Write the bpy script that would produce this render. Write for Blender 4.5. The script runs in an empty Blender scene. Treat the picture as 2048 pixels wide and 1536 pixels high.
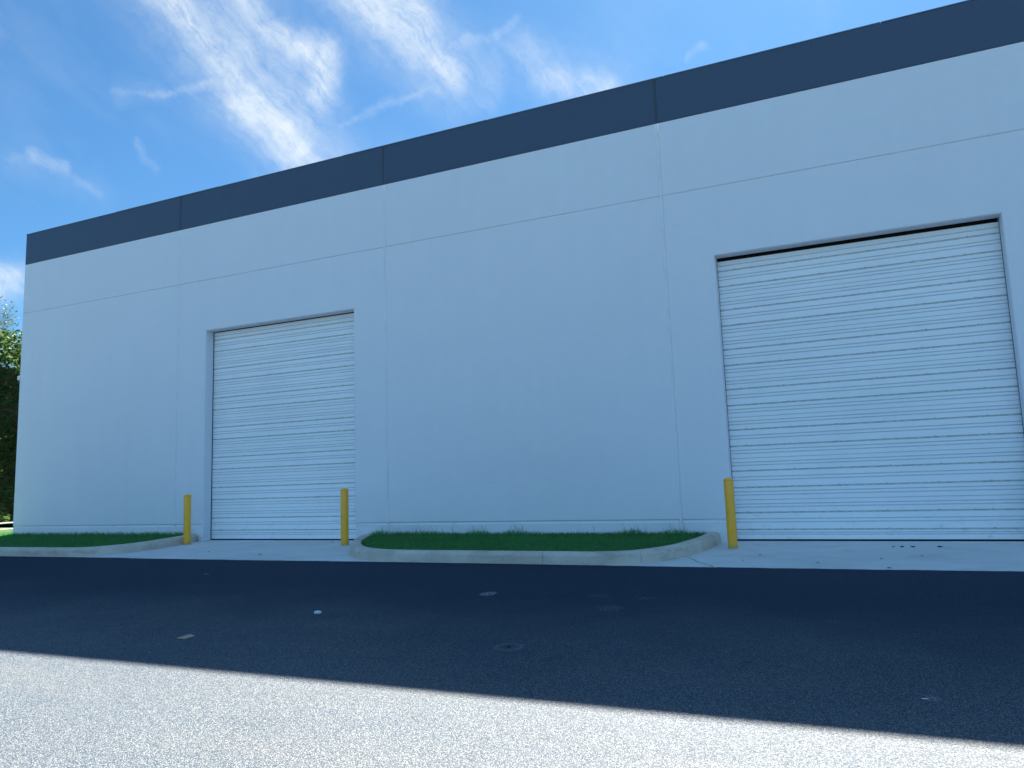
import bpy, bmesh, math, random
from mathutils import Vector, Matrix
random.seed(7)
rnd = random.Random(11)
C = bpy.context.scene.collection
SC = bpy.context.scene
R = math.radians
ZC = 1.45            # eye height above the tarmac under the camera

# ------------------------------------------------------------------ camera
cam_d = bpy.data.cameras.new("camera")
cam = bpy.data.objects.new("camera", cam_d)
C.objects.link(cam)
cam_d.sensor_width = 36.0
cam_d.lens = 36.0 * 1503.53 / 2048.0
cam_d.clip_start = 0.05
cam_d.clip_end = 3000
_yaw, _pit, _rol = R(-23.9029), R(7.1635), R(-1.99457)
f_ = Vector((math.sin(_yaw)*math.cos(_pit), math.cos(_yaw)*math.cos(_pit), math.sin(_pit)))
r_ = Vector((math.cos(_yaw), -math.sin(_yaw), 0))
u_ = r_.cross(f_)
r2 = r_*math.cos(_rol) + u_*math.sin(_rol)
u2 = -r_*math.sin(_rol) + u_*math.cos(_rol)
M = Matrix((r2, u2, -f_)).transposed().to_4x4()
M.translation = Vector((0, 0, ZC))
cam.matrix_world = M
SC.camera = cam

# ------------------------------------------------------------------ light
SUN_EL, SUN_AZ = 46.4, 0.0          # the sun stands behind the building (towards +Y)
SC.view_settings.view_transform = 'Standard'
SC.view_settings.look = 'None'
SC.view_settings.gamma = 1.0
SC.view_settings.exposure = 2.4
sun_d = bpy.data.lights.new("sun", 'SUN')
sun_d.energy = 5.0
sun_d.angle = R(0.53)
sun_d.color = (1.0, 0.94, 0.84)
sun = bpy.data.objects.new("sun", sun_d)
C.objects.link(sun)
sun.rotation_euler = (R(-(90-SUN_EL)), 0, 0)

world = bpy.data.worlds.new("World")
SC.world = world
world.use_nodes = True
wt = world.node_tree
wt.nodes.clear()

class NT:
    """tiny helper to write node trees"""
    def __init__(s, tree): s.t = tree; s.n = tree.nodes; s.l = tree.links
    def node(s, typ, **kw):
        n = s.n.new(typ)
        for k, v in kw.items(): setattr(n, k, v)
        return n
    def put(s, sock, v):
        if isinstance(v, bpy.types.NodeSocket): s.l.new(v, sock)
        elif v is not None: sock.default_value = v
    def math(s, op, a, b=None, c=None, clamp=False):
        n = s.node('ShaderNodeMath', operation=op, use_clamp=clamp)
        s.put(n.inputs[0], a)
        if b is not None: s.put(n.inputs[1], b)
        if c is not None: s.put(n.inputs[2], c)
        return n.outputs[0]
    def vec(s, op, a, b=None, out=0, scale=None):
        n = s.node('ShaderNodeVectorMath', operation=op)
        s.put(n.inputs[0], a)
        if b is not None: s.put(n.inputs[1], b)
        if scale is not None: s.put(n.inputs[3], scale)
        return n.outputs[out]
    def noise(s, vec, scale, detail=2, rough=.5, out=0, lac=2.0, dist=0.0):
        n = s.node('ShaderNodeTexNoise')
        s.put(n.inputs['Vector'], vec)
        n.inputs['Scale'].default_value = scale
        n.inputs['Detail'].default_value = detail
        n.inputs['Roughness'].default_value = rough
        n.inputs['Lacunarity'].default_value = lac
        n.inputs['Distortion'].default_value = dist
        return n.outputs[out]
    def voro(s, vec, scale, feature='F1', out='Distance', rand=1.0):
        n = s.node('ShaderNodeTexVoronoi', feature=feature)
        s.put(n.inputs['Vector'], vec)
        n.inputs['Scale'].default_value = scale
        n.inputs['Randomness'].default_value = rand
        return n.outputs[out]
    def remap(s, v, a, b, c=0.0, d=1.0, smooth=False):
        n = s.node('ShaderNodeMapRange')
        n.interpolation_type = 'SMOOTHSTEP' if smooth else 'LINEAR'
        s.put(n.inputs[0], v)
        for i, q in enumerate((a, b, c, d)): s.put(n.inputs[i+1], q)
        return n.outputs[0]
    def mapping(s, vec, loc=(0,0,0), rot=(0,0,0), scale=(1,1,1)):
        n = s.node('ShaderNodeMapping')
        s.put(n.inputs[0], vec)
        n.inputs[1].default_value = loc; n.inputs[2].default_value = rot; n.inputs[3].default_value = scale
        return n.outputs[0]
    def mix(s, fac, a, b, blend='MIX'):
        n = s.node('ShaderNodeMix', data_type='RGBA', blend_type=blend)
        s.put(n.inputs[0], fac)
        for i, q in ((6, a), (7, b)):
            if isinstance(q, (tuple, list)) and len(q) == 3: q = (*q, 1)
            s.put(n.inputs[i], q)
        return n.outputs[2]

W = NT(wt)
sky = W.node('ShaderNodeTexSky', sky_type='NISHITA')
sky.sun_disc = False
sky.sun_elevation = R(SUN_EL)
sky.sun_rotation = R(SUN_AZ)
sky.altitude = 0
sky.air_density = 1.0
sky.dust_density = 0.25
sky.ozone_density = 2.0
gm = W.node('ShaderNodeGamma')
W.l.new(sky.outputs[0], gm.inputs[0])
gm.inputs[1].default_value = 0.85
skycol = W.vec('MULTIPLY', gm.outputs[0], (0.29, 0.55, 0.745))
# cirrus, laid out on the sky by direction (azimuth -28, elevation 24 is the middle)
tc = W.node('ShaderNodeTexCoord').outputs['Generated']
azc, elc = R(-28), R(24)
Fv = (math.sin(azc)*math.cos(elc), math.cos(azc)*math.cos(elc), math.sin(elc))
Rv = (math.cos(azc), -math.sin(azc), 0)
Uv = tuple(Vector(Rv).cross(Vector(Fv)))
dF = W.vec('DOT_PRODUCT', tc, Fv, out=1)
dFs = W.math('MAXIMUM', dF, 0.05)
comb = W.node('ShaderNodeCombineXYZ')
W.put(comb.inputs[0], W.math('DIVIDE', W.vec('DOT_PRODUCT', tc, Rv, out=1), dFs))
W.put(comb.inputs[1], W.math('DIVIDE', W.vec('DOT_PRODUCT', tc, Uv, out=1), dFs))
P0 = comb.outputs[0]
wv = W.vec('SUBTRACT', W.noise(P0, 7, 4, .6, out=1), (0.5, 0.5, 0.5))
P1 = W.vec('ADD', P0, W.vec('SCALE', wv, scale=0.045))
wv2 = W.vec('SUBTRACT', W.noise(P0, 38, 3, .6, out=1), (0.5, 0.5, 0.5))
P1 = W.vec('ADD', P1, W.vec('SCALE', wv2, scale=0.016))
P1 = W.vec('MULTIPLY', P1, (1, 1, 0))
def streak(pts, wid, amp, acc):
    for i in range(len(pts)-1):
        a = Vector((*pts[i], 0)); b = Vector((*pts[i+1], 0)); ba = b-a
        pa = W.vec('SUBTRACT', P1, tuple(a))
        h = W.math('DIVIDE', W.vec('DOT_PRODUCT', pa, tuple(ba), out=1), ba.dot(ba), clamp=True)
        d = W.vec('LENGTH', W.vec('SUBTRACT', pa, W.vec('SCALE', tuple(ba), scale=h)), out=1)
        w0 = wid if not isinstance(wid, (list, tuple)) else wid[i]
        a0 = amp if not isinstance(amp, (list, tuple)) else amp[i]
        m = W.math('MULTIPLY', W.math('POWER', W.remap(d, 0.0, w0*1.35, 1.0, 0.0, smooth=True), 1.5), a0)
        acc = m if acc is None else W.math('MAXIMUM', acc, m)
    return acc
A = None
A = streak([(-0.40, 0.29), (-0.351, 0.199), (-0.285, 0.13), (-0.245, 0.068), (-0.195, 0.016), (-0.158, -0.035)], [.024, .026, .030, .042, .036], [.62, .85, .78, .95, .65], A)
A = streak([(-0.31, 0.22), (-0.249, 0.19), (-0.219, 0.149), (-0.18, 0.128), (-0.148, 0.117), (-0.158, 0.080)], [.028, .020, .020, .026, .028], [.45, .6, .7, .9, .95], A)
A = streak([(-0.278, 0.15), (-0.235, 0.115), (-0.20, 0.07)], .055, .32, A)
A = streak([(-0.17, 0.22), (-0.094, 0.175), (-0.042, 0.138), (0.003, 0.098)], [.036, .038, .024], [.8, .8, .75], A)
A = streak([(-0.11, 0.24), (-0.05, 0.16)], .055, .75, A)
A = streak([(-0.41, 0.088), (-0.362, 0.081), (-0.309, 0.081), (-0.272, 0.090)], [.005, .006, .010], [.10, .20, .32], A)
A = streak([(-0.536, -0.002), (-0.510, 0.003), (-0.476, -0.015), (-0.445, -0.043)], [.010, .013, .009], [.12, .30, .16], A)
A = streak([(-0.381, 0.028), (-0.378, 0.005), (-0.365, -0.01)], .009, .14, A)
A = streak([(-0.132, 0.042), (-0.069, 0.066), (-0.001, 0.098)], .007, .20, A)
A = streak([(0.0, 0.129), (0.049, 0.136), (0.086, 0.157)], .008, .22, A)
A = streak([(0.092, 0.125), (0.123, 0.098), (0.193, 0.078)], [.034, .022], [.26, .50], A)
A = streak([(0.061, 0.125), (0.048, 0.069)], .022, .14, A)
A = streak([(-0.66, -0.150), (-0.56, -0.146)], .026, .62, A)
A = streak([(0.30, 0.119), (0.315, 0.133)], .007, .22, A)
A = streak([(-0.75, 0.22), (-0.60, 0.17), (-0.52, 0.15)], .03, .12, A)
A2 = None
A2 = streak([(-0.42, 0.30), (-0.33, 0.19), (-0.25, 0.085), (-0.17, 0.0)], .085, [.30, .36, .42], A2)
A2 = streak([(-0.28, 0.20), (-0.19, 0.105), (-0.165, 0.03)], .075, [.32, .26], A2)
A2 = streak([(-0.15, 0.24), (-0.07, 0.15), (0.0, 0.10)], .075, [.40, .36], A2)
A2 = streak([(0.07, 0.12), (0.13, 0.10), (0.20, 0.085)], .055, [.13, .20], A2)
A2 = streak([(-0.54, 0.0), (-0.44, -0.04)], .028, .09, A2)
A2 = streak([(-0.40, 0.085), (-0.27, 0.08)], .022, .10, A2)
A2 = streak([(-0.66, -0.147), (-0.56, -0.145)], .04, .35, A2)
rotP = W.mapping(P1, rot=(0, 0, R(48)), scale=(1, 1, 1))
fib = W.noise(W.vec('MULTIPLY', rotP, (8, 66, 1)), 1.0, 8, .72)
fine = W.noise(P1, 34, 7, .72)
tex = W.math('ADD', W.math('MULTIPLY', W.remap(fib, .34, .66), .55), W.math('MULTIPLY', W.remap(fine, .34, .68), .55))
dens = W.math('MULTIPLY', A, W.math('ADD', .16, W.math('MULTIPLY', tex, 1.05)))
soft = W.math('MULTIPLY', A2, W.math('ADD', .25, W.math('MULTIPLY', tex, .95)))
dens = W.math('SUBTRACT', 1.0, W.math('MULTIPLY', W.math('SUBTRACT', 1.0, dens, clamp=True), W.math('SUBTRACT', 1.0, soft, clamp=True)))
# very thin veil everywhere
veil = W.remap(W.noise(W.vec('MULTIPLY', rotP, (3.0, 6, 1)), 1.0, 5, .6), .48, .80, 0, .14)
front = W.remap(dF, 0.1, 0.4)
dens = W.math('MULTIPLY', W.math('MAXIMUM', W.math('MULTIPLY', dens, .90), veil), front)
cloud = W.mix(dens, skycol, (3.4, 3.75, 4.0))
# bright hazy blue broken cloud, added unseen behind the photographer to fill the shaded wall
backn = W.noise(W.vec('MULTIPLY', tc, (1, 1, 2.2)), 2.6, 6, .6)
sepd = W.node('ShaderNodeSeparateXYZ'); W.put(sepd.inputs[0], tc)
bk = W.math('MULTIPLY', W.remap(sepd.outputs[1], -0.05, -0.45, smooth=True), W.remap(backn, .40, .56, smooth=True))
bk = W.math('MULTIPLY', bk, W.remap(sepd.outputs[2], 0.0, .10))
bk = W.math('MULTIPLY', bk, W.remap(sepd.outputs[0], -.75, .75, .35, 1.0, smooth=True))
cloud = W.mix(bk, cloud, (1.65, 3.4, 5.6))
bg = W.node('ShaderNodeBackground')
W.put(bg.inputs[0], cloud)
bg.inputs[1].default_value = 0.05
out = W.node('ShaderNodeOutputWorld')
W.l.new(bg.outputs[0], out.inputs[0])

# ------------------------------------------------------------------ helpers
def tag(o, label=None, cat=None, group=None, kind=None):
    if label: o['label'] = label
    if cat: o['category'] = cat
    if group: o['group'] = group
    if kind: o['kind'] = kind
    return o
def empty(name, loc=(0, 0, 0)):
    o = bpy.data.objects.new(name, None); C.objects.link(o)
    o.location = loc; o.empty_display_size = .2
    return o
def mesh_obj(name, verts, faces, mat, parent=None, smooth=False, loc=None):
    me = bpy.data.meshes.new(name)
    me.from_pydata([tuple(v) for v in verts], [], faces)
    me.update()
    mats = mat if isinstance(mat, (list, tuple)) else [mat]
    for m in mats: me.materials.append(m)
    if smooth: me.polygons.foreach_set('use_smooth', [True]*len(me.polygons))
    o = bpy.data.objects.new(name, me); C.objects.link(o)
    if parent: o.parent = parent
    if loc: o.location = loc
    return o
def bm_obj(name, bm, mat, parent=None, smooth=False, loc=None):
    me = bpy.data.meshes.new(name)
    bm.normal_update(); bm.to_mesh(me); bm.free()
    me.materials.append(mat)
    if smooth: me.polygons.foreach_set('use_smooth', [True]*len(me.polygons))
    o = bpy.data.objects.new(name, me); C.objects.link(o)
    if parent: o.parent = parent
    if loc: o.location = loc
    return o
def box(bm, a, b, bevel=0.0):
    vs = [bm.verts.new((x, y, z)) for x in (a[0], b[0]) for y in (a[1], b[1]) for z in (a[2], b[2])]
    fs = [(0,1,3,2), (4,6,7,5), (0,4,5,1), (2,3,7,6), (0,2,6,4), (1,5,7,3)]
    faces = [bm.faces.new([vs[i] for i in f]) for f in fs]
    if bevel:
        es = list({e for f in faces for e in f.edges})
        bmesh.ops.bevel(bm, geom=es, offset=bevel, segments=2, affect='EDGES', profile=.6)
def lathe(bm, prof, seg=32, c=(0, 0)):
    rings = []
    for (rr, z) in prof:
        if rr < 1e-6: rings.append([bm.verts.new((c[0], c[1], z))])
        else: rings.append([bm.verts.new((c[0]+rr*math.cos(2*math.pi*i/seg), c[1]+rr*math.sin(2*math.pi*i/seg), z)) for i in range(seg)])
    for a, b in zip(rings, rings[1:]):
        for i in range(seg):
            j = (i+1) % seg
            if len(a) == 1 and len(b) == 1: continue
            if len(a) == 1: bm.faces.new((a[0], b[j], b[i]))
            elif len(b) == 1: bm.faces.new((a[i], a[j], b[0]))
            else: bm.faces.new((a[i], a[j], b[j], b[i]))

# ------------------------------------------------------------------ materials
def material(name, rough=.8, spec=.5):
    m = bpy.data.materials.new(name); m.use_nodes = True
    t = NT(m.node_tree)
    b = m.node_tree.nodes['Principled BSDF']
    b.inputs['Roughness'].default_value = rough
    b.inputs['Specular IOR Level'].default_value = spec
    pos = t.node('ShaderNodeNewGeometry').outputs['Position']
    return m, t, b, pos
def bump(t, b, h, strength, dist, normal=None):
    n = t.node('ShaderNodeBump')
    t.put(n.inputs['Height'], h)
    n.inputs['Strength'].default_value = strength
    n.inputs['Distance'].default_value = dist
    if normal is not None: t.put(n.inputs['Normal'], normal)
    t.put(b.inputs['Normal'], n.outputs[0])
    return n.outputs[0]

def painted_wall(name, col, var=.022, rough=.62):
    m, t, b, pos = material(name, rough, .5)
    big = t.noise(pos, .55, 4, .6)
    streaks = t.noise(t.vec('MULTIPLY', pos, (5.0, 1, .35)), 1.0, 4, .6)
    patches = t.noise(pos, 3.2, 4, .65)
    k = t.math('ADD', t.math('MULTIPLY', big, .45), t.math('ADD', t.math('MULTIPLY', streaks, .3), t.math('MULTIPLY', patches, .25)))
    k = t.remap(k, .35, .65)
    dark = tuple(c*(1-var*1.6) for c in col)
    c1 = t.mix(k, dark, tuple(min(1, c*(1+var*.5)) for c in col))
    # rain-splash grime close to the ground
    sep = t.node('ShaderNodeSeparateXYZ'); t.put(sep.inputs[0], pos)
    low = t.remap(sep.outputs[2], .30, .95, 1, 0, smooth=True)
    gn = t.remap(t.noise(t.vec('MULTIPLY', pos, (2.2, 1, 5)), 1.3, 5, .7), .42, .72)
    g = t.math('MULTIPLY', t.math('MULTIPLY', low, gn), .35)
    c1 = t.mix(g, c1, (.42, .38, .30))
    t.put(b.inputs['Base Color'], c1)
    h = t.math('ADD', t.math('MULTIPLY', t.noise(pos, 95, 3, .6), .9), t.math('MULTIPLY', t.noise(pos, 34, 3, .55), .5))
    h = t.math('ADD', h, t.math('MULTIPLY', t.noise(pos, 2.0, 3, .5), 1.2))
    bump(t, b, h, .6, .008)
    return m
M_wall = painted_wall("white_wall_paint", (.75, .765, .82))
M_band = painted_wall("charcoal_band_paint", (.044, .074, .130), var=.05, rough=.5)

def simple(name, col, rough=.7, spec=.5, scale=20, var=.1, metal=0, bmp=0.0, bscale=80):
    m, t, b, pos = material(name, rough, spec)
    k = t.noise(pos, scale, 4, .6)
    t.put(b.inputs['Base Color'], t.mix(t.remap(k, .35, .65), tuple(c*(1-var) for c in col), tuple(min(1, c*(1+var)) for c in col)))
    b.inputs['Metallic'].default_value = metal
    if bmp: bump(t, b, t.noise(pos, bscale, 4, .6), bmp, .01)
    return m
M_caulk = simple("joint_caulk", (.74, .75, .79), .6, .4, 3, .06)
M_caulk_dark = simple("joint_caulk_dark", (.05, .062, .085), .6, .4, 3, .06)
M_coping = simple("metal_coping", (.10, .115, .15), .4, .5, 3, .06)
M_roof = simple("roof_membrane", (.6, .6, .58), .8, .3, 1, .06)
M_seam = simple("shaded_seam", (.50, .51, .50), .7, .3, 20, .2)  # shade down in the door seams, painted as a darker tone
M_groove = simple("shaded_rib_groove", (.55, .57, .60), .7, .3, 20, .08)  # rib groove shade put into the colour of the door paint
M_rail = simple("galvanised_rail", (.34, .35, .36), .5, .4, 20, .1)
M_black = simple("black_rubber", (.012, .012, .013), .8, .3, 20, .2)
M_screw = simple("screw_zinc", (.25, .25, .24), .5, .5, 20, .2, .6)

def door_paint():
    m, t, b, pos = material("white_door_paint", .42, .5)
    k = t.noise(t.vec('MULTIPLY', pos, (.9, 1, 1.4)), 1.0, 4, .6)
    c = t.mix(t.remap(k, .35, .65), (.80, .825, .86), (.86, .88, .91))
    # scuffs and dust near the bottom, with a shape of their own
    sep = t.node('ShaderNodeSeparateXYZ'); t.put(sep.inputs[0], pos)
    low = t.remap(sep.outputs[2], .42, 1.5, 1, 0, smooth=True)
    g = t.remap(t.noise(t.vec('MULTIPLY', pos, (3, 1, 9)), 2.0, 5, .7), .56, .72)
    c = t.mix(t.math('MULTIPLY', t.math('MULTIPLY', low, g), .5), c, (.36, .34, .30))
    t.put(b.inputs['Base Color'], c)
    h = t.math('ADD', t.math('MULTIPLY', t.noise(pos, 160, 2, .5), .06), t.noise(t.vec('MULTIPLY', pos, (1.0, 1, 1.2)), 1.0, 2, .4))
    bump(t, b, h, .12, .010)
    return m
M_door = door_paint()

def concrete(name, c0, c1, stain=(.19, .17, .14), amount=.6, scale=1.4, crack=False):
    m, t, b, pos = material(name, .85, .35)
    k = t.noise(pos, scale, 6, .65, dist=.6)
    c = t.mix(t.remap(k, .33, .67), c0, c1)
    sp = t.noise(pos, 90, 3, .7)
    c = t.mix(t.remap(sp, .4, .72, 0, .35), c, tuple(x*.62 for x in c0))
    st = t.remap(t.noise(t.vec('MULTIPLY', pos, (1.0, 1.3, 4)), 1.9, 6, .7), .52, .70)
    c = t.mix(t.math('MULTIPLY', st, amount), c, stain)
    spot = t.remap(t.voro(pos, 3.1), .0, .035, 1, 0)
    c = t.mix(t.math('MULTIPLY', spot, .55), c, (.10, .09, .08))
    t.put(b.inputs['Base Color'], c)
    h = t.math('ADD', t.noise(pos, 140, 3, .7), t.math('MULTIPLY', t.noise(pos, 14, 3, .6), 1.4))
    bump(t, b, h, .5, .006)
    return m
M_apron = concrete("apron_concrete", (.60, .60, .59), (.74, .735, .72), (.46, .42, .36), .45, .9)
M_kerb = concrete("kerb_concrete", (.52, .45, .37), (.66, .60, .52), (.30, .25, .19), .65, 2.2)
M_walk = concrete("walk_concrete", (.45, .44, .41), (.55, .54, .50), amount=.3)

def asphalt():
    m, t, b, pos = material("asphalt", .7, .36)
    flat = t.vec('MULTIPLY', pos, (1, 1, 0))
    big = t.remap(t.noise(flat, .35, 5, .6, dist=.8), .32, .68)
    base = t.mix(big, (.008, .027, .053), (.015, .038, .068))
    lanes = t.remap(t.noise(t.vec('MULTIPLY', flat, (.25, 2.2, 1)), 1.0, 5, .65), .40, .70)
    base = t.mix(t.math('MULTIPLY', lanes, .35), base, (.075, .078, .084))
    # pale stone showing between black binder
    stones = t.voro(flat, 150, out='Color')
    ss = t.node('ShaderNodeSeparateXYZ'); t.put(ss.inputs[0], stones)
    sd = t.voro(flat, 150)
    grit = t.noise(flat, 170, 3, .7)
    shape = t.remap(sd, .30, .62, 1, 0)
    stonecol = t.mix(ss.outputs[0], (.20, .21, .205), (.39, .395, .37))
    show = t.math('MULTIPLY', shape, t.remap(ss.outputs[1], .15, .8, .15, .9))
    base = t.mix(show, base, stonecol)
    pits = t.remap(t.noise(flat, 62, 3, .7), .57, .66)
    base = t.mix(t.math('MULTIPLY', pits, .6), base, (.012, .017, .024))
    # near glare and deeper shade by the building, painted into colour and sheen
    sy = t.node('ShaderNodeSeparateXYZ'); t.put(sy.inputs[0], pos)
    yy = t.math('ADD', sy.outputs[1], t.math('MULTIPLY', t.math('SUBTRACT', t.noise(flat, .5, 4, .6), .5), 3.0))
    shade_grade = t.remap(yy, 3.6, 7.4, 0.0, .90, smooth=True)
    base = t.mix(shade_grade, base, (.002, .021, .052))
    t.put(b.inputs['Specular IOR Level'], t.remap(shade_grade, 0, .9, .38, .14))
    ck = t.voro(t.vec('ADD', flat, t.vec('SCALE', t.noise(flat, 1.6, 4, .6, out=1), scale=.55)), .42, feature='DISTANCE_TO_EDGE')
    ckm = t.math('MULTIPLY', t.remap(ck, .0, .003, .45, 0), t.remap(t.noise(flat, .7, 2, .5), .50, .58))
    base = t.mix(ckm, base, (.008, .012, .016))
    drip = t.math('MULTIPLY', t.remap(t.voro(flat, .8), .03, .11, .55, 0, smooth=True), t.remap(t.noise(flat, 9, 3, .6), .4, .6))
    base = t.mix(drip, base, (.010, .016, .024))
    # chalky scuffs
    def blot(cx, cy, rx, ry, thr, sc):
        q = t.vec('MULTIPLY', t.vec('SUBTRACT', flat, (cx, cy, 0)), (1/rx, 1/ry, 0))
        d = t.vec('LENGTH', q, out=1)
        f = t.remap(d, .55, 1.0, 1, 0, smooth=True)
        n = t.remap(t.noise(flat, sc, 4, .7), thr, thr+.10)
        return t.math('MULTIPLY', f, n)
    acc = None
    for a in ((-3.47, 7.05, .11, .13, .46, 55), (-2.31, 7.13, .13, .10, .55, 60), (-1.86, 7.09, .13, .10, .56, 60),
              (-2.06, 6.61, .15, .16, .54, 55), (-3.20, 5.95, .28, .40, .63, 60), (-0.23, 6.45, .08, .05, .55, 60),
              (-2.41, 5.21, .17, .14, .60, 60), (0.3, 4.75, .05, .06, .50, 60), (-0.9, 4.2, .8, .5, .685, 70), (-6.4, 6.7, .7, .5, .68, 60), (-1.2, 6.0, 1.6, 1.0, .70, 75), (-8.3, 6.2, 1.5, 1.2, .71, 70), (1.0, 6.6, 1.2, 1.0, .71, 75)):
        v = blot(*a)
        acc = v if acc is None else t.math('MAXIMUM', acc, v)
    rd = t.vec('LENGTH', t.vec('SUBTRACT', flat, (-2.41, 5.21, 0)), out=1)
    ring = t.math('MULTIPLY', t.remap(t.math('ABSOLUTE', t.math('SUBTRACT', rd, .095)), .0, .035, .3, 0, smooth=True), t.remap(t.noise(flat, 30, 3, .6), .35, .6))
    acc = t.math('MAXIMUM', acc, ring)
    base = t.mix(t.math('MULTIPLY', acc, .75), base, (.38, .39, .40))
    t.put(b.inputs['Base Color'], base)
    t.put(b.inputs['Roughness'], t.remap(ss.outputs[2], 0, 1, .62, .85))
    h = t.math('ADD', t.math('MULTIPLY', shape, .7), t.math('MULTIPLY', grit, 1.0))
    h = t.math('SUBTRACT', h, t.math('MULTIPLY', pits, .9))
    bump(t, b, h, .75, .0035)
    return m
M_asph = asphalt()

def leafmat(name, c0, c1, c2, trans=.25):
    m, t, b, pos = material(name, .55, .4)
    k = t.noise(pos, 2.6, 3, .6)
    f = t.noise(pos, 45, 2, .6)
    c = t.mix(t.remap(k, .35, .65), c0, c1)
    c = t.mix(t.remap(f, .42, .7), c, c2)
    t.put(b.inputs['Base Color'], c)
    tr = t.node('ShaderNodeBsdfTranslucent'); t.put(tr.inputs[0], t.mix(.5, c, c2))
    mx = t.node('ShaderNodeMixShader'); mx.inputs[0].default_value = trans
    t.l.new(b.outputs[0], mx.inputs[1]); t.l.new(tr.outputs[0], mx.inputs[2])
    t.l.new(mx.outputs[0], m.node_tree.nodes['Material Output'].inputs[0])
    return m
M_grass = leafmat("grass_blades", (.022, .15, .05), (.045, .24, .065), (.13, .38, .10), .35)
M_soil = simple("soil", (.04, .085, .022), .95, .2, 12, .35, bmp=.6, bscale=30)
M_hedge = leafmat("hedge_leaves", (.030, .078, .022), (.048, .11, .027), (.10, .18, .04), .34)
M_tree = leafmat("tree_leaves", (.05, .08, .03), (.07, .11, .035), (.11, .15, .05), .35)
M_bark = simple("bark", (.14, .11, .085), .9, .2, 8, .3, bmp=.6, bscale=20)

# ------------------------------------------------------------------ ground
Y0, YE = 11.3, 8.9                    # wall face, joint between apron and tarmac
ZW, ZE, ZA = ZC-1.02, ZC-1.08, 0.0    # slab at wall, slab at tarmac, tarmac under camera
def slab_z(y): return ZW + (ZW-ZE)/(Y0-YE)*(y-Y0)
def asph_z(y):
    if y >= 0: return ZA + (ZE-ZA)*min(y, YE)/YE
    return ZA
XL, XR = -60.0, 45.0

# wide ground under everything
vs, fs = [], []
gx = [-600, -120, -60, 45, 120, 600]; gy = [-600, -60, 0, 8.5, 14, 60, 150, 600]
def gz(x, y):
    if y <= 0: return -.06
    if y < 8.5: return -.06 + (.25+.06)*y/8.5
    return .25 if y < 14 else .30
for y in gy:
    for x in gx: vs.append((x, y, gz(x, y)))
for j in range(len(gy)-1):
    for i in range(len(gx)-1):
        a = j*len(gx)+i; fs.append((a, a+1, a+1+len(gx), a+len(gx)))
tag(mesh_obj("ground", vs, fs, M_soil), kind='structure')

# tarmac, its far edge ragged where it was rolled against the concrete
vs, fs = [], []
xs = []
x = XL
while x < XR:
    xs.append(x)
    x += (.035+rnd.random()*.03) if -16 < x < 5 else .6
xs.append(XR)
ys = [-45, -20, 0, 2, 4, 6, 8, 8.7, None]
jit = 0
for x in xs:
    jit = jit*.72 + rnd.uniform(-.010, .010)
    spike = rnd.uniform(.0, .035) if rnd.random() < .04 else 0
    for y in ys:
        yy = YE + .02*math.sin(x*.9) + jit + spike if y is None else y
        z = asph_z(yy) + (.006 if y is None else 0.004)
        if y is None: z = ZE + .0035
        vs.append((x, yy, z))
n = len(ys)
for i in range(len(xs)-1):
    for j in range(n-1):
        a = i*n+j; fs.append((a, a+n, a+n+1, a+1))
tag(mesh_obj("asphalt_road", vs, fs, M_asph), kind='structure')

# concrete apron in slabs with real joints
bm = bmesh.new()
cuts = [-30.0, -13.0, -7.9, 2.6, 8.0, 14.0, XR]
for a, b in zip(cuts, cuts[1:]):
    g = .005
    vv = [bm.verts.new(p) for p in ((a+g, YE-.25, slab_z(YE-.25)-.001), (b-g, YE-.25, slab_z(YE-.25)-.001), (b-g, Y0+.35, slab_z(Y0+.35)), (a+g, Y0+.35, slab_z(Y0+.35)))]
    lo = [bm.verts.new((v.co.x, v.co.y, v.co.z-.12)) for v in vv]
    bm.faces.new(vv)
    for i in range(4):
        j = (i+1) % 4
        bm.faces.new((vv[j], vv[i], lo[i], lo[j]))
tag(bm_obj("concrete_apron", bm, M_apron), kind='structure')
# crack running from the kerb to the tarmac
def crack(pts, w, zoff=.0035, name="x"):
    vs, fs = [], []
    for i, (x, y) in enumerate(pts):
        d = Vector((pts[min(i+1, len(pts)-1)][0]-pts[max(i-1, 0)][0], pts[min(i+1, len(pts)-1)][1]-pts[max(i-1, 0)][1])).normalized()
        nrm = Vector((-d.y, d.x)); ww = w*(.5+rnd.random()*.8)
        for s in (-1, 1): vs.append((x+s*nrm.x*ww, y+s*nrm.y*ww, slab_z(y)+zoff))
    for i in range(len(pts)-1):
        a = 2*i; fs.append((a, a+2, a+3, a+1))
    return vs, fs
pts = []
for i in range(15):
    k = i/14
    pts.append((-2.0+.47*k+.012*math.sin(9*k)+rnd.uniform(-.004, .004), 9.75-.84*k))
vs, fs = crack(pts, .005)
tag(mesh_obj("pavement_crack", vs, fs, M_black), kind='structure')

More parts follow.
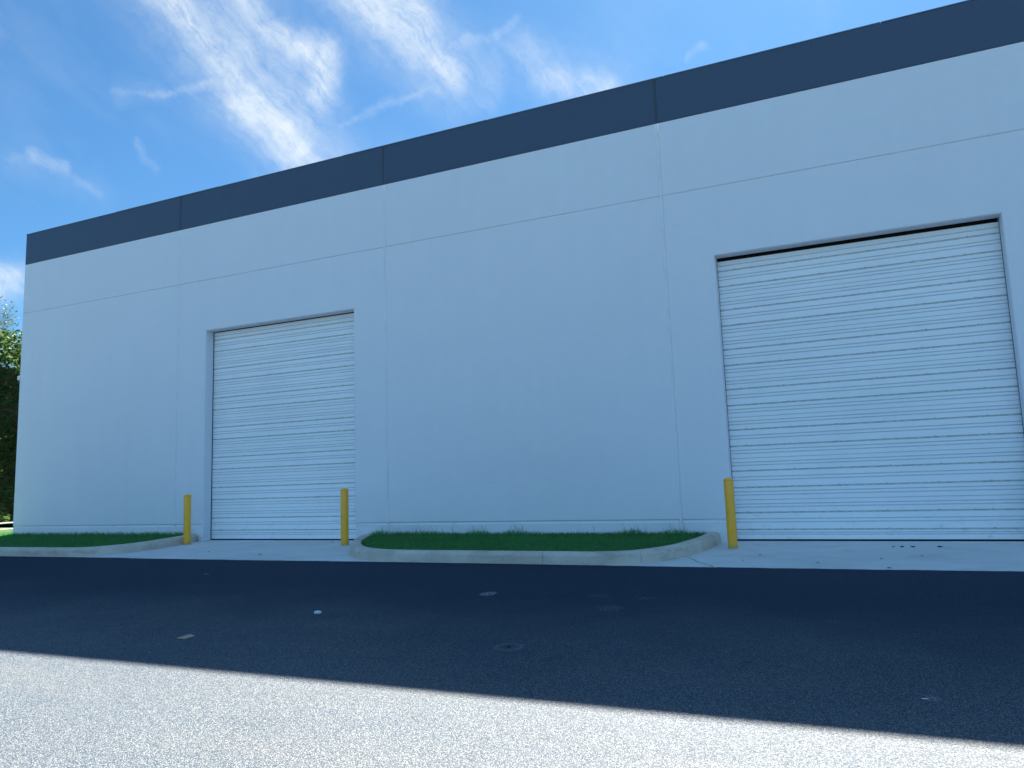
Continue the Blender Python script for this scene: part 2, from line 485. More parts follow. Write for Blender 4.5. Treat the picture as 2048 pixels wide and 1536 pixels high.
# ------------------------------------------------------------------ kerbs
def smooth_path(p, n=7):
    out = []
    for i in range(len(p)-1):
        p0, p1, p2, p3 = [Vector(p[max(0, min(len(p)-1, k))]) for k in (i-1, i, i+1, i+2)]
        for k in range(n):
            t = k/n
            out.append(.5*((2*p1)+(p2-p0)*t+(2*p0-5*p1+4*p2-p3)*t*t+(3*p1-p0-3*p2+p3)*t**3))
    out.append(Vector(p[-1]))
    return out
def kerb_top(y): return (slab_z(max(y, YE)))+.150
KW = .185
def kerb(path, side, breaks):
    """path: outer foot line. side=+1 when the grass lies to the left of travel."""
    bm = bmesh.new()
    prev = None; rings = []
    L = 0
    for i, p in enumerate(path):
        d = (path[min(i+1, len(path)-1)]-path[max(i-1, 0)]).normalized()
        nr = Vector((-d.y, d.x))*side
        zt = kerb_top(p.y); zb = slab_z(p.y)-.06
        wob = .003*math.sin(i*.7)+rnd.uniform(-.0015, .0015)
        prof = [(0.0+wob, zb), (.005+wob, zt-.10), (.011+wob, zt-.048), (.019+wob, zt-.028), (.032+wob, zt-.012), (.050, zt-.003), (.072, zt), (KW-.02, zt+.001), (KW-.006, zt-.004), (KW, zt-.015), (KW, zb)]
        rings.append([(p.x+nr.x*o, p.y+nr.y*o, z) for o, z in prof])
    seg_start = 0
    segs = []
    for b in list(breaks)+[len(rings)-1]:
        segs.append((seg_start, b)); seg_start = b
    for (a, b) in segs:
        rr = [list(map(Vector, q)) for q in rings[a:b+1]]
        if len(rr) < 2: continue
        # shrink the ends for a thin open joint
        for e, o in ((0, 1), (-1, -2)):
            for k in range(len(rr[e])):
                dd = rr[o][k]-rr[e][k]
                if dd.length > 0: rr[e][k] = rr[e][k]+dd.normalized()*.0022
        vr = [[bm.verts.new(v) for v in q] for q in rr]
        for q, w in zip(vr, vr[1:]):
            for k in range(len(q)-1):
                bm.faces.new((q[k], w[k], w[k+1], q[k+1]) if side > 0 else (q[k+1], w[k+1], w[k], q[k]))
        bm.faces.new(vr[0] if side < 0 else vr[0][::-1]); bm.faces.new(vr[-1][::-1] if side < 0 else vr[-1])
    bmesh.ops.recalc_face_normals(bm, faces=bm.faces)
    inner = [Vector((q[9][0], q[9][1])) for q in rings]
    return bm, inner
isl = smooth_path([(-7.93, 11.29), (-7.82, 10.9), (-7.50, 10.25), (-7.22, 9.82), (-6.86, 9.40), (-6.50, 9.13), (-6.04, 8.965), (-5.5, 8.92), (-4.98, 8.915), (-3.44, 8.90), (-2.95, 8.91), (-2.60, 8.99), (-2.33, 9.18), (-2.13, 9.48), (-2.00, 9.78), (-1.88, 10.3), (-1.81, 10.8), (-1.79, 11.29)])
bm, isl_in = kerb(isl, 1, [34, 62, 82])
tag(bm_obj("kerb_island", bm, M_kerb, smooth=False), kind='structure')
lft = smooth_path([(-34.0, 8.90), (-24.0, 8.90), (-18.0, 8.90), (-14.2, 8.90), (-13.0, 8.90), (-12.45, 8.93), (-12.12, 9.05), (-11.86, 9.28), (-11.70, 9.60), (-11.66, 9.95), (-11.70, 10.35), (-11.80, 10.85), (-11.93, 11.29)])
bm, lft_in = kerb(lft, 1, [14, 24, 35, 63])
tag(bm_obj("kerb_left", bm, M_kerb), kind='structure')

# ------------------------------------------------------------------ lawn
def turf(poly, zfun, name):
    vs = [(p.x, p.y, zfun(p.x, p.y)) for p in poly]
    me = bpy.data.meshes.new(name)
    bm = bmesh.new(); f = bm.faces.new([bm.verts.new(v) for v in vs])
    bmesh.ops.triangulate(bm, faces=[f])
    return tag(bm_obj(name, bm, M_soil), kind='structure')
def lawn_z(x, y): return kerb_top(y) - .055 + max(0, (y-9.2))*.012
isl_poly = isl_in + [Vector((-1.98, 11.31)), Vector((-7.75, 11.31))]
turf(isl_poly, lawn_z, "soil_island")
lft_poly = [p for p in lft_in] + [Vector((-12.2, 11.31)), Vector((-17.68, 11.31)), Vector((-17.72, 14.0)), Vector((-17.72, 30.0)), Vector((-21.3, 30.0)), Vector((-21.3, 14.0)), Vector((-34, 14.0))]
turf(lft_poly, lawn_z if False else (lambda x, y: kerb_top(min(y, 11.3))-.055+max(0, min(y, 12)-9.2)*.012), "soil_left")
def inside(x, y, poly):
    c = False; n = len(poly); j = n-1
    for i in range(n):
        a, b = poly[i], poly[j]
        if (a.y > y) != (b.y > y) and x < (b.x-a.x)*(y-a.y)/(b.y-a.y)+a.x: c = not c
        j = i
    return c
def blades(poly, count, bounds, tallfn, name, label):
    vs, fs = [], []
    k = 0
    tries = 0
    while k < count and tries < count*4:
        tries += 1
        x = rnd.uniform(bounds[0], bounds[1]); y = rnd.uniform(bounds[2], bounds[3])
        if not inside(x, y, poly): continue
        h, lean, w = tallfn(x, y)
        z = kerb_top(min(y, 11.3))-.055+max(0, min(y, 12)-9.2)*.012
        a = rnd.uniform(0, 2*math.pi); la = rnd.uniform(0, 2*math.pi)
        wx, wy = math.cos(a)*w, math.sin(a)*w
        lx, ly = math.cos(la)*lean, math.sin(la)*lean
        if y > 11.1 and y < 11.32 and x > -17.7: ly = -abs(ly)
        b = len(vs)
        vs += [(x-wx, y-wy, z-.004), (x+wx, y+wy, z-.004), (x+lx*.35-wx*.8, y+ly*.35-wy*.8, z+h*.6), (x+lx*.35+wx*.8, y+ly*.35+wy*.8, z+h*.6), (x+lx, y+ly, z+h*(.97 if lean < h else .8))]
        fs += [(b, b+1, b+3, b+2), (b+2, b+3, b+4)]
        if h > .13:                       # drooping tip on the long ones
            b2 = len(vs)
            vs += [(x+lx-wx*.5, y+ly-wy*.5, z+h*.94), (x+lx+wx*.5, y+ly+wy*.5, z+h*.94), (x+lx*2.1, y+ly*1.9, z+h*.82)]
            fs += [(b2, b2+1, b2+2)]
        k += 1
    return tag(mesh_obj(name, vs, fs, M_grass), label, 'grass', kind='stuff')
def isl_fn(x, y):
    edge = max(0, 1-(11.3-y)/.30)
    h = rnd.uniform(.018, .044)
    clump = .5+.5*math.sin(x*5.1+math.sin(x*2.3)*2.5)
    if edge > 0 and rnd.random() < .5: h = rnd.uniform(.05, .10) * (.6+.6*clump)
    if edge > .5 and rnd.random() < .06*clump: h = rnd.uniform(.12, .23)
    if rnd.random() < .01: h = rnd.uniform(.06, .09)
    return h, h*rnd.uniform(.25, .8), rnd.uniform(.0016, .0032)
blades(isl_poly, 46000, (-7.9, -1.9, 9.0, 11.3), isl_fn, "island_grass", 'shaded green grass island inside the curved kerb between the two doors')
def lft_fn(x, y):
    h = rnd.uniform(.018, .044)
    edge = max(0, 1-(11.3-y)/.30) if x > -17.6 and y < 11.32 else 0
    if edge > 0 and rnd.random() < .4: h = rnd.uniform(.05, .11)
    return h, h*rnd.uniform(.25, .8), rnd.uniform(.002, .004)
blades(lft_poly, 60000, (-19.0, -11.9, 9.0, 15.0), lft_fn, "verge_grass", 'shaded grass strip at the left corner of the warehouse behind the straight kerb')

# side drive left of the building: kerb, tarmac and a pale walk before the hedge
bm = bmesh.new(); box(bm, (-21.45, 9.2, .2), (-21.3, 60, .56), .015)
tag(bm_obj("kerb_side", bm, M_kerb), kind='structure')
tag(mesh_obj("side_road", [(-25.0, 9.2, .40), (-21.45, 9.2, .40), (-21.45, 60, .40), (-25.0, 60, .40)], [(0, 1, 2, 3)], M_asph), kind='structure')
bm = bmesh.new(); box(bm, (-26.6, 9.2, .2), (-25.0, 60, .60), .02)
tag(bm_obj("side_walk", bm, M_walk), kind='structure')

# ------------------------------------------------------------------ warehouse
building = empty("warehouse", (-17.67, Y0, ZW))
tag(building, 'long white tilt-up concrete warehouse with dark blue-grey parapet band and two tall white doors', 'warehouse')
def bpart(name, vs, fs, mat, parent=building, smooth=False):
    o = mesh_obj(name, vs, fs, mat, None, smooth)
    o.parent = parent
    p = parent; off = Vector((0, 0, 0))
    while p is not None: off += p.location; p = p.parent
    o.location = -off
    return o
def bpart_bm(name, bm, mat, parent=building, smooth=False):
    o = bm_obj(name, bm, mat, None, smooth)
    o.parent = parent
    p = parent; off = Vector((0, 0, 0))
    while p is not None: off += p.location; p = p.parent
    o.location = -off
    return o
ZT = ZC+6.227; ZB = ZC+5.487; ZG = ZC+4.286; ZL = ZC-.704; ZD = ZC+3.219
PX = [-17.67, -12.60, -7.475, -2.355, 2.78, 7.92, 13.06, 18.2]
DOORS = [(-11.82, -8.168), (-1.612, 2.064)]
DEEP = .20
def panel(x0, x1, zlo, zhi, door, grooves, left_end=False):
    CH, CD = .010, .008
    xs = [(x0, CD if not left_end else CD), (x0+CH, 0)]
    hx = None
    if door:
        hx = door
        xs += [(door[0]-.014, 0), (door[0], 0), (door[1], 0), (door[1]+.014, 0)]
    xs += [(x1-CH, 0), (x1, CD)]
    zs = [(zlo, 0)]
    for (zc, w, dp, bev) in grooves:
        zs += [(zc-w/2, 0), (zc-w/2+bev, dp), (zc+w/2-bev, dp), (zc+w/2, 0)]
    if door:
        zs += [(ZD, 0), (ZD+.014, 0)]
    zs += [(zhi, 0)]
    zs.sort()
    # subdivide long spans a little so the face can wave like cast concrete
    vs, idx = [], {}
    def dep(i, j):
        x, dx = xs[i]; z, dz = zs[j]
        d = max(dx, dz)
        if hx and hx[0]-1e-4 <= x <= hx[1]+1e-4 and z <= ZD+1e-4: d = max(d, .013)
        return d
    for i in range(len(xs)):
        for j in range(len(zs)):
            idx[i, j] = len(vs); vs.append((xs[i][0], Y0+dep(i, j), zs[j][0]))
    fs = []
    for i in range(len(xs)-1):
        for j in range(len(zs)-1):
            if hx and xs[i][0] >= hx[0]-1e-4 and xs[i+1][0] <= hx[1]+1e-4 and zs[j+1][0] <= ZD+1e-4: continue
            fs.append((idx[i, j], idx[i+1, j], idx[i+1, j+1], idx[i, j+1]))
    # side returns to the back of the slab
    def ret(a, b):
        k = len(vs)
        vs.extend([vs[a], vs[b], (vs[b][0], Y0+DEEP, vs[b][2]), (vs[a][0], Y0+DEEP, vs[a][2])])
        fs.append((k, k+1, k+2, k+3))
    for j in range(len(zs)-1):
        ret(idx[0, j+1], idx[0, j]); ret(idx[len(xs)-1, j], idx[len(xs)-1, j+1])
    if hx:
        iA = [i for i in range(len(xs)) if abs(xs[i][0]-hx[0]) < 1e-4][0]
        iB = [i for i in range(len(xs)) if abs(xs[i][0]-hx[1]) < 1e-4][0]
        jT = [j for j in range(len(zs)) if abs(zs[j][0]-ZD) < 1e-4][0]
        for j in range(jT):
            ret(idx[iA, j], idx[iA, j+1]); ret(idx[iB, j+1], idx[iB, j])
        for i in range(iA, iB): ret(idx[i, jT], idx[i+1, jT])
    return vs, fs
GR_LOW = (ZL, .052, .020, .019)
GR_UP = (ZG, .030, .018, .010)
for k in range(len(PX)-1):
    x0, x1 = PX[k]+(.018 if k else 0), PX[k+1]-.018
    door = None
    for d in DOORS:
        if x0 < d[0] < x1: door = d
    vs, fs = panel(x0, x1, ZW-.25, ZB-.007, door, [GR_LOW, GR_UP], k == 0)
    pn = bpart("wall_panel", vs, fs, M_wall)
    vs, fs = panel(x0, x1, ZB+.010, ZT, None, [])
    # small recess under the band
    b = len(vs)
    vs += [(x0, Y0+.018, ZB-.007), (x1, Y0+.018, ZB-.007), (x1, Y0+.018, ZB+.010), (x0, Y0+.018, ZB+.010)]
    fs += [(b, b+1, b+2, b+3)]
    vs += [(x0, Y0, ZB+.010), (x1, Y0, ZB+.010)]
    fs += [(b+4, b+3, b+2, b+5)]
    bd = bpart("parapet_band", vs, fs, M_band, pn)
    bd['label'] = 'dark blue-grey painted parapet band'
    # sealant in the joint to the next panel
    if k < len(PX)-2:
        xc = PX[k+1]
        def strip(za, zb, mat, yy=.006):
            bm = bmesh.new()
            n = 4
            row = [((xc-.0185)+.037*i/n, Y0+yy-.004*math.sin(math.pi*i/n)*-1) for i in range(n+1)]
            v0 = [bm.verts.new((x, y, za)) for x, y in row]; v1 = [bm.verts.new((x, y, zb)) for x, y in row]
            for i in range(n): bm.faces.new((v0[i], v0[i+1], v1[i+1], v1[i]))
            return bm
        bpart_bm("joint_sealant", strip(ZW-.25, ZB-.002, M_caulk), M_caulk, pn)
        bpart_bm("joint_sealant", strip(ZB-.002, ZT-.003, M_caulk_dark), M_caulk_dark, bd)
# coping, roof, side and back walls, floor, door pockets
bm = bmesh.new()
for ca, cb in zip([-17.675, -14.6, -11.5, -8.4, -5.3, -2.2, .9, 4.0, 7.1, 10.2, 13.3, 16.4], [-14.6, -11.5, -8.4, -5.3, -2.2, .9, 4.0, 7.1, 10.2, 13.3, 16.4, 18.2]):
    dz = rnd.uniform(-.002, .003)
    box(bm, (ca+.003, Y0-.006-abs(dz), ZT+.0), (cb-.003, Y0+DEEP+.02, ZT+.018+dz), .004)
bpart_bm("coping", bm, M_coping)
bm = bmesh.new()
box(bm, (-17.67, Y0+DEEP+.003, ZW-.25), (-17.47, 41.5, ZT-.002))
box(bm, (17.99, Y0+DEEP+.003, ZW-.25), (18.19, 41.5, ZT-.002))
box(bm, (-17.46, 41.3, ZW-.25), (17.98, 41.5, ZT-.002))
bpart_bm("side_wall", bm, M_wall)
bm = bmesh.new(); box(bm, (-17.465, Y0+DEEP+.004, ZT-.80), (17.985, 41.29, ZT-.65))
bpart_bm("roof", bm, M_roof)
for (a, b) in DOORS:
    bm = bmesh.new()
    box(bm, (a-.35, Y0+DEEP+.12, ZW-.05), (b+.35, Y0+DEEP+.13, ZD+.5))
    bpart_bm("door_pocket", bm, M_black)

# ribbed overhead doors
def door_profile(h, top_trim, first):
    """list of (z, y) from the bottom up; y grows into the building"""
    S, Lh = .2415, .3635
    P = [(0.0, 0.0), (.050, 0.0), (.052, .006)]
    P = [(0.0, 0.0)]
    seams = []
    def groove(z, w, d, soft):
        P.extend([(z-w/2, 0), (z-w/2+soft, d), (z+w/2-soft, d), (z+w/2, 0)])
    z = 0
    plan = []
    plan.append(('B', first)); z = first
    kind = 'S'
    while z < h-1e-3:
        hh = S if kind == 'S' else Lh
        plan.append((kind, min(hh, h-z))); z += hh
        kind = 'L' if kind == 'S' else 'S'
    z = 0
    for kind, hh in plan:
        if kind == 'B':
            g = [(.50, 2), (.70, 2)]
        elif kind == 'S': g = [(.44, 2), (.63, 2)]
        else: g = [(.22, 2), (.34, 2), (.51, 1), (.70, 2), (.83, 2)]
        full = hh if kind == 'B' else (S if kind == 'S' else Lh)
        for q, typ in g:
            if q*full > hh-.03: continue
            if typ == 2:
                groove(z+q*full, .017, .0105, .0035)
            else: groove(z+q*full, .011, .0105, .002)
        z += hh
        if z < h-.02:
            groove(z, .025, .014, .003); seams.append(z)
    P.append((h, 0))
    return P, seams
def ribbed_door(x0, x1, yd, z0, z1, top_label, first, screws, roll):
    h = z1-z0
    P, seams = door_profile(h, .1, first)
    vs, fs = [], []
    nx = 6
    xs = [x0+(x1-x0)*i/nx for i in range(nx+1)]
    for x in xs:
        for (z, y) in P: vs.append((x, yd+y, z0+z))
    n = len(P)
    for i in range(nx):
        for j in range(n-1):
            a = i*n+j; fs.append((a, a+n, a+n+1, a+1))
    bm = bmesh.new()
    for zz in seams:
        k = 0; x = x0+.18+rnd.uniform(0, .1)
        while x < x1-.05:
            if screws: box(bm, (x-.006, yd-.003, z0+zz+.012), (x+.006, yd+.002, z0+zz+.020))
            x += .61
        box(bm, (x0+.002, yd-.003, z0+zz-.010), (x0+.014, yd+.001, z0+zz+.002))
    bm.verts.ensure_lookup_table()
    nf = len(fs); off = len(vs)
    bm.verts.index_update()
    vs += [tuple(v.co) for v in bm.verts]
    fs += [tuple(off+v.index for v in f.verts) for f in bm.faces]
    bm.free()
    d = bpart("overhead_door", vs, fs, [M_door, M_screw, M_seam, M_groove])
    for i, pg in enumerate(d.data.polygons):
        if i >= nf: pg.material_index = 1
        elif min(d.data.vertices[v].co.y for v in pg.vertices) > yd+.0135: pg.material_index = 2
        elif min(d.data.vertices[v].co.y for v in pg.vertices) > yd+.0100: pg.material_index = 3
    d['label'] = top_label
    bm = bmesh.new(); box(bm, (x0+.004, yd-.010, z0-.026), (x1-.004, yd+.03, z0-.002), .005)
    bpart_bm("bottom_seal", bm, M_black, d)
    for ga, gb in ((x0-.10, x0), (x1, x1+.10)):
        bm = bmesh.new()
        box(bm, (ga, yd+.018, z0-.02), (gb, yd+.05, z1+.1))
        bpart_bm("guide_rail", bm, M_rail, d)
    return d
YDR = Y0+DEEP+.02
ribbed_door(DOORS[0][0]+.004, DOORS[0][1]-.004, YDR, ZW+.030, ZD-.016, 'tall white ribbed overhead door between two yellow bollards', .168, True, 0)
ribbed_door(DOORS[1][0]+.004, DOORS[1][1]-.004, YDR, ZW+.030, ZD-.050, 'large white ribbed overhead door with black gap along its top', .136, True, 0)

# small box on the corner
bm = bmesh.new()
box(bm, (-17.745, Y0-.012, ZC+2.70), (-17.674, Y0+.07, ZC+2.80), .008)
box(bm, (-17.672, Y0-.010, ZC+2.715), (-17.635, Y0-.002, ZC+2.785), .003)
fx = bm_obj("wall_fixture", bm, M_caulk)
tag(fx, 'small white box fixture mounted halfway up the left corner of the warehouse', 'fixture')

# ------------------------------------------------------------------ bollards
def yellow():
    m, t, b, pos = material("yellow_sleeve", .38, .5)
    tco = t.node('ShaderNodeTexCoord').outputs['Object']
    k = t.noise(tco, 6, 4, .6)
    c = t.mix(t.remap(k, .35, .65), (.97, .44, .035), (1.0, .50, .05))
    g = t.remap(t.noise(t.vec('MULTIPLY', tco, (10, 10, 2)), 2, 5, .7), .58, .75)
    c = t.mix(t.math('MULTIPLY', g, .35), c, (.33, .24, .06))
    sep = t.node('ShaderNodeSeparateXYZ'); t.put(sep.inputs[0], tco)
    low = t.remap(sep.outputs[2], .0, .10, .5, 0, smooth=True)
    c = t.mix(low, c, (.30, .25, .14))
    scr = t.remap(t.noise(t.vec('MULTIPLY', tco, (14, 14, 60)), 1.0, 5, .75), .66, .72)
    sel = t.remap(t.noise(tco, 3.3, 2, .5), .48, .60)
    c = t.mix(t.math('MULTIPLY', t.math('MULTIPLY', scr, sel), .8), c, (.20, .16, .09))
    t.put(b.inputs['Base Color'], c)
    bump(t, b, t.noise(tco, 60, 3, .6), .12, .004)
    return m
M_yel = yellow()
def bollard(x, y, lean, h, rad, label):
    z = slab_z(y)
    e = empty("bollard", (x, y, z-.003))
    tag(e, label, 'bollard', 'yellow bollards in front of the doors')
    e.rotation_euler = (0, lean, 0)
    bm = bmesh.new()
    seg = 48
    rings = []
    for zz in (0, .004, h-.045):
        ring = []
        for i in range(seg):
            a = 2*math.pi*i/seg
            rr = rad*(1+.022*math.cos(10*a)) - (.002 if zz == 0 else 0)
            ring.append(bm.verts.new((rr*math.cos(a), rr*math.sin(a), zz)))
        rings.append(ring)
    for a, b in zip(rings, rings[1:]):
        for i in range(seg): bm.faces.new((a[i], a[(i+1) % seg], b[(i+1) % seg], b[i]))
    bm_obj("sleeve", bm, M_yel, e, True)
    bm = bmesh.new()
    prof = [(rad*1.0, h-.045), (rad*1.035, h-.044), (rad*1.035, h-.028)]
    for k in range(1, 8):
        a = k/7*math.pi/2
        prof.append((rad*1.03*math.cos(a) if k < 7 else 0, h-.028+.028*math.sin(a)))
    lathe(bm, prof, 40)
    bm_obj("cap", bm, M_yel, e, True)
    bm = bmesh.new()
    lathe(bm, [(rad+.012, 0.0045), (rad+.010, .007), (rad-.002, .009)], 32)
    bm_obj("base_sealant", bm, M_kerb, e, True)
    return e
bollard(-11.65, 10.76, -.012, .955, .066, 'yellow bollard left of the smaller left door, at the end of the kerb')
bollard(-8.02, 10.79, .002, .972, .066, 'yellow bollard at the right edge of the left door, beside the grass island')
bollard(-1.54, 10.64, 0.0, .950, .0635, 'yellow bollard at the left edge of the large right door')
bollard(2.12, 10.70, 0.0, .950, .0635, 'yellow bollard at the far right edge of the right door, outside the photo')

# ------------------------------------------------------------------ litter
M_card = simple("cardboard", (.80, .60, .44), .85, .3, 30, .12)
M_paper = simple("white_paper", (.72, .72, .70), .8, .3, 30, .08)
M_twig = simple("twig_bark", (.10, .085, .07), .9, .2, 40, .3)
M_straw = simple("dry_straw", (.42, .37, .26), .9, .2, 40, .2)
M_leaf = simple("dry_leaf", (.07, .045, .03), .8, .3, 40, .3)
z = asph_z(4.87)+.004
bm = bmesh.new()
nn = 6
gr = [[bm.verts.new(((i/nn-.5)*.108, (j/nn-.5)*.108, .004+.012*abs(math.sin(i*.55))*(j/nn)+rnd.uniform(0, .0015))) for j in range(nn+1)] for i in range(nn+1)]
for i in range(nn):
    for j in range(nn):
        bm.faces.new((gr[i][j], gr[i+1][j], gr[i+1][j+1], gr[i][j+1]))
ex = bmesh.ops.solidify(bm, geom=list(bm.faces), thickness=.003)
o = bm_obj("cardboard_piece", bm, M_card, loc=(-5.27, 4.87, z)); o.rotation_euler = (R(2.4), 0, R(-4))
tag(o, 'flat square scrap of tan cardboard lying on the shaded asphalt at lower left', 'litter')
def crumple(name, loc, size, mat, label, cat, seed, sub=3, group=None):
    r = random.Random(seed)
    bm = bmesh.new(); bmesh.ops.create_icosphere(bm, subdivisions=sub, radius=1)
    for v in bm.verts:
        k = .62+.5*r.random()
        v.co = Vector((v.co.x*size[0]*k, v.co.y*size[1]*k, (v.co.z+.8)*size[2]*k))
    o = bm_obj(name, bm, mat, loc=loc)
    tag(o, label, cat, group)
    return o
crumple("crumpled_paper", (-4.70, 5.90, asph_z(5.9)+.002), (.036, .034, .017), M_paper, 'small crumpled white paper on the dark asphalt below the grass island', 'litter', 3)
def stick(name, x, y, zf, L, rad, ang, mat, label, cat='twig'):
    bm = bmesh.new()
    prev = None
    n = 5
    for i in range(n+1):
        k = i/n-.5
        cx, cy, cz = k*L, .06*L*math.sin(k*5), rad+.3*rad*math.sin(i*2)
        r = rad*(1-.5*abs(k))
        ring = [bm.verts.new((cx, cy+r*math.cos(a*2*math.pi/6), cz+r*math.sin(a*2*math.pi/6))) for a in range(6)]
        if prev:
            for a in range(6): bm.faces.new((prev[a], prev[(a+1) % 6], ring[(a+1) % 6], ring[a]))
        else: bm.faces.new(ring[::-1])
        prev = ring
    bm.faces.new(prev)
    o = bm_obj(name, bm, mat, loc=(x, y, zf)); o.rotation_euler = (0, 0, ang)
    return tag(o, label, cat)
stick("twig", -5.27+.01, 5.12, asph_z(5.12)+.004, .075, .0022, R(-10), M_twig, 'thin dark twig just behind the cardboard scrap')
stick("straw", -5.17, 4.42, asph_z(4.42)+.004, .035, .0022, R(-35), M_straw, 'short pale straw left of the cardboard near the shadow edge', 'straw')
stick("straw", -7.97, 7.69, asph_z(7.69)+.004, .07, .003, R(12), M_straw, 'short pale straw on asphalt in front of the left door', 'straw')
stick("twig", -0.71, 5.21, asph_z(5.21)+.004, .06, .0022, R(15), M_twig, 'thin dark twig on the asphalt right of the round chalk ring')
stick("straw", 0.26, 4.73, asph_z(4.73)+.004, .035, .003, R(10), M_paper, 'tiny white scrap on the asphalt near the right shadow edge', 'litter')
# survey nail in the middle of the ring
bm = bmesh.new(); lathe(bm, [(.016, 0), (.016, .003), (.012, .005), (.004, .0055), (0, .006)], 20)
o = bm_obj("survey_nail", bm, M_black, loc=(-2.41, 5.21, asph_z(5.21)+.004))
tag(o, 'small dark survey nail in the middle of a faint round mark on the asphalt', 'nail')
# dry leaves
def leaf(x, y, zf, L, ang, label, group):
    vs = []
    n = 6
    fs = []
    for i in range(n+1):
        k = i/n; w = L*.28*math.sin(math.pi*min(1, k*.94+.03))
        zc = .25*L*math.sin(math.pi*k)*.5+.002
        vs += [((k-.5)*L, -w, zc+w*.5), ((k-.5)*L, 0, zc), ((k-.5)*L, w, zc+w*.35)]
    for i in range(n):
        a = 3*i
        fs += [(a, a+3, a+4, a+1), (a+1, a+4, a+5, a+2)]
    o = mesh_obj("dry_leaf", vs, fs, M_leaf, loc=(x, y, zf)); o.rotation_euler = (0, 0, ang)
    return tag(o, label, 'leaf', group)
G1 = 'dry leaves scattered on the concrete in front of the right door'
for (x, y, L, lb) in ((-1.12, 9.94, .040, 'small dark dry leaf on concrete nearest the right-hand bollard'),
                  (-1.26, 9.44, .030, 'tiny dark leaf on concrete just right of the long pavement crack'),
                  (-0.43, 9.31, .045, 'dark dry leaf on concrete in front of left half of the big door'),
                  (0.23, 9.69, .048, 'dark dry leaf on concrete in front of the middle of the big door'),
                  (0.28, 8.99, .060, 'largest dark dry leaf, lying at the asphalt edge before the big door'),
                  (0.66, 9.98, .040, 'dark dry leaf on concrete right of the big door middle')):
    leaf(x, y, slab_z(y)+.001, L, rnd.uniform(-.5, .5), lb, G1)
leaf(-8.55, 11.16, slab_z(11.16)+.001, .06, .4, 'dark dry leaf against the foot of the left door', 'dry leaves before the left door')
leaf(-8.67, 9.46, slab_z(9.46)+.001, .06, .2, 'dark dry leaf on the concrete in front of the left door near the asphalt', 'dry leaves before the left door')
leaf(-10.05, 9.75, slab_z(9.75)+.001, .05, -.2, 'dark dry leaf on the concrete before the left part of the left door', 'dry leaves before the left door')
for i, (x, y, s, lb) in enumerate(((.41, 10.86, .020, 'smallest black crumb at the foot of the big door, leftmost of four'),
                     (.51, 10.87, .028, 'black crumb at the foot of the big door, second from left'),
                     (.63, 10.87, .028, 'black crumb at the foot of the big door, third from left'),
                     (.93, 10.88, .034, 'black lump at the foot of the big door, rightmost of four'))):
    crumple("debris_lump", (x, y, slab_z(y)), (s, s*.7, s*.28), M_black, lb, 'debris', 20+i, 2, 'black crumbs along the foot of the big door')

# ------------------------------------------------------------------ hedge and tree on the left
def leaf_quads(pts, size, r):
    vs, fs = [], []
    for (p, s) in pts:
        a = Vector((r.uniform(-1, 1), r.uniform(-1, 1), r.uniform(-.6, .6))).normalized()
        b = a.cross(Vector((r.uniform(-1, 1), r.uniform(-1, 1), r.uniform(-1, 1)))).normalized()
        L, w = size*s, size*s*.45
        k = len(vs)
        vs += [p-a*L, p+b*w, p+a*L, p-b*w]
        fs.append((k, k+1, k+2, k+3))
    return vs, fs
def hnoise(y, z):
    return .35*math.sin(y*1.3+z*.9)+.25*math.sin(y*2.9-z*2.1+1)+.18*math.sin(y*5.3+z*4.7+2)
r5 = random.Random(5)
HX0, HX1, HY0, HY1, HZ = -28.2, -25.6, 9.0, 34.0, ZC+5.35
def hedge_section(y0, y1, n, label):
    e = empty("hedge", ((HX0+HX1)/2, (y0+y1)/2, .55))
    tag(e, label, 'hedge', 'tall clipped hedge along the side drive')
    pts = []
    for _ in range(n):
        y = r5.uniform(y0, y1)
        top = HZ + .18*math.sin(y*2.1)+.12*math.sin(y*4.7+1)
        u = r5.random()
        if u < .62:
            z = .6 + (top-.6)*r5.random()
            x = HX1 + hnoise(y, z)*.55 - abs(r5.gauss(0, .22))
        elif u < .9:
            x = r5.uniform(HX0, HX1); z = top - abs(r5.gauss(0, .18)) + hnoise(y, x)*.25
        else:
            x = r5.uniform(HX0, HX1); z = .6+(top-.6)*r5.random()
        pts.append((Vector((x, y, z)), r5.uniform(.6, 1.3)))
    vs, fs = leaf_quads(pts, .085, r5)
    o = mesh_obj("foliage", vs, fs, M_hedge, e); o.location = -e.location
    bm = bmesh.new()
    yy = y0+.6
    while yy < y1:
        lathe(bm, [(.07, .5), (.05, 2.5), (.03, 5.2)], 8, c=((HX0+HX1)/2+r5.uniform(-.2, .2), yy)); yy += 1.1
    box(bm, (HX0+.9, y0+.05, .55), (HX1-.95, y1-.05, HZ-.9))
    o = bm_obj("branches", bm, M_bark, e); o.location = -e.location
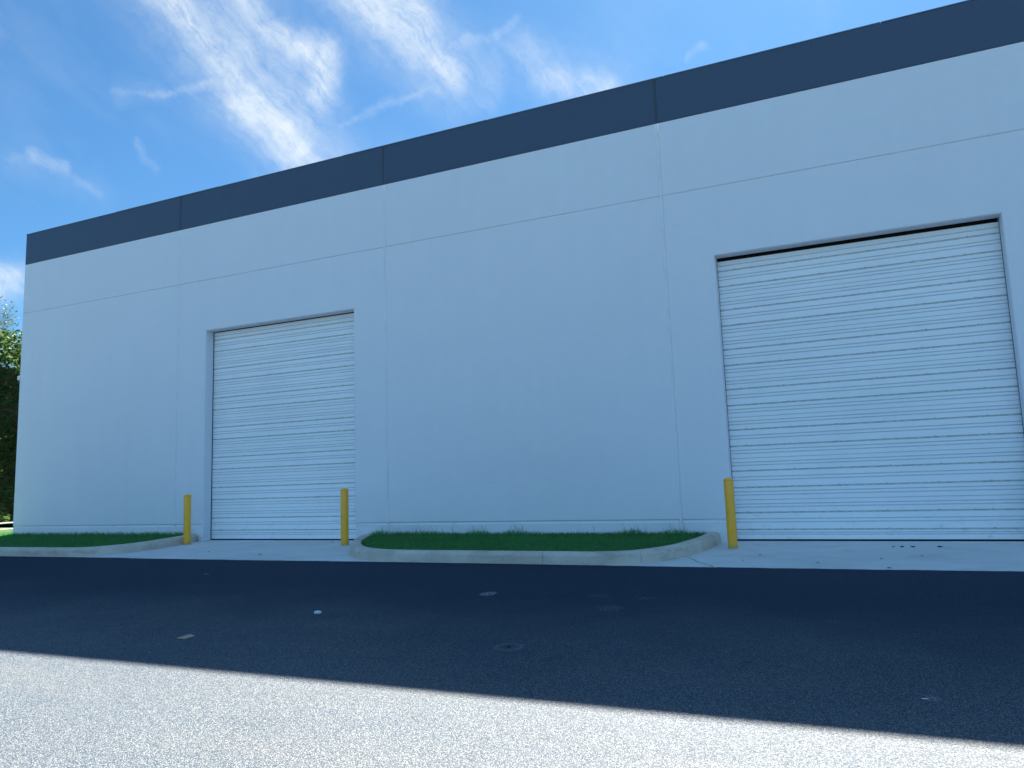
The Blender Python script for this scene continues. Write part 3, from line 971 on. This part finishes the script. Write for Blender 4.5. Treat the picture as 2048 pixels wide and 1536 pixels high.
hedge_section(9.0, 15.2, 30000, 'dense dark green hedge at the left picture edge, sunlit along its top')
hedge_section(15.2, 24.0, 30000, 'dense dark green hedge beside the warehouse corner, sunlit along its top')

def tree(name, base, h, label, seed, nleaf=5000, spread=2.2):
    r = random.Random(seed)
    e = empty(name, base)
    tag(e, label, 'tree', 'trees behind the hedge')
    bm = bmesh.new()
    tips = []
    def limb(p, d, L, rad, depth):
        n = 5
        prev = None
        cur = Vector(p); dd = Vector(d)
        for i in range(n+1):
            rr = rad*(1-.55*i/n)
            x = dd.cross(Vector((.3, .2, 1))).normalized() if abs(dd.z) < .98 else Vector((1, 0, 0))
            y = dd.cross(x).normalized()
            ring = [bm.verts.new(cur+x*rr*math.cos(a*math.pi/3)+y*rr*math.sin(a*math.pi/3)) for a in range(6)]
            if prev:
                for a in range(6): bm.faces.new((prev[a], prev[(a+1) % 6], ring[(a+1) % 6], ring[a]))
            prev = ring
            if depth < 4 and i >= 2:
                for _ in range(2 if depth else 2):
                    nd = (dd*.6+Vector((r.uniform(-1, 1), r.uniform(-1, 1), r.uniform(-.15, .9)))*.8).normalized()
                    limb(cur, nd, L*r.uniform(.45, .68), rr*.6, depth+1) if (r.random() < .62 or depth < 2) else None
            if depth >= 2: tips.append(cur.copy())
            dd = (dd+Vector((r.uniform(-.2, .2), r.uniform(-.2, .2), r.uniform(-.05, .18)))).normalized()
            cur = cur+dd*(L/n)
    limb((0, 0, 0), Vector((0, 0, 1)), h*.72, .14, 0)
    bm_obj("trunk", bm, M_bark, e)
    pts = []
    for _ in range(nleaf):
        p = r.choice(tips)
        pts.append((p+Vector((r.gauss(0, .10), r.gauss(0, .10), r.gauss(0, .09))), r.uniform(.5, 1.2)))
    vs, fs = leaf_quads(pts, .06, r)
    mesh_obj("crown", vs, fs, M_tree, e)
    return e
tree("sparse_tree", (-29.4, 17.0, .4), 7.0, 'thin twiggy tree showing above the hedge at the far left', 4, 3500)
tree("sparse_tree", (-30.0, 19.6, .4), 6.7, 'second thin tree above the hedge, close to the warehouse corner', 9, 3500)
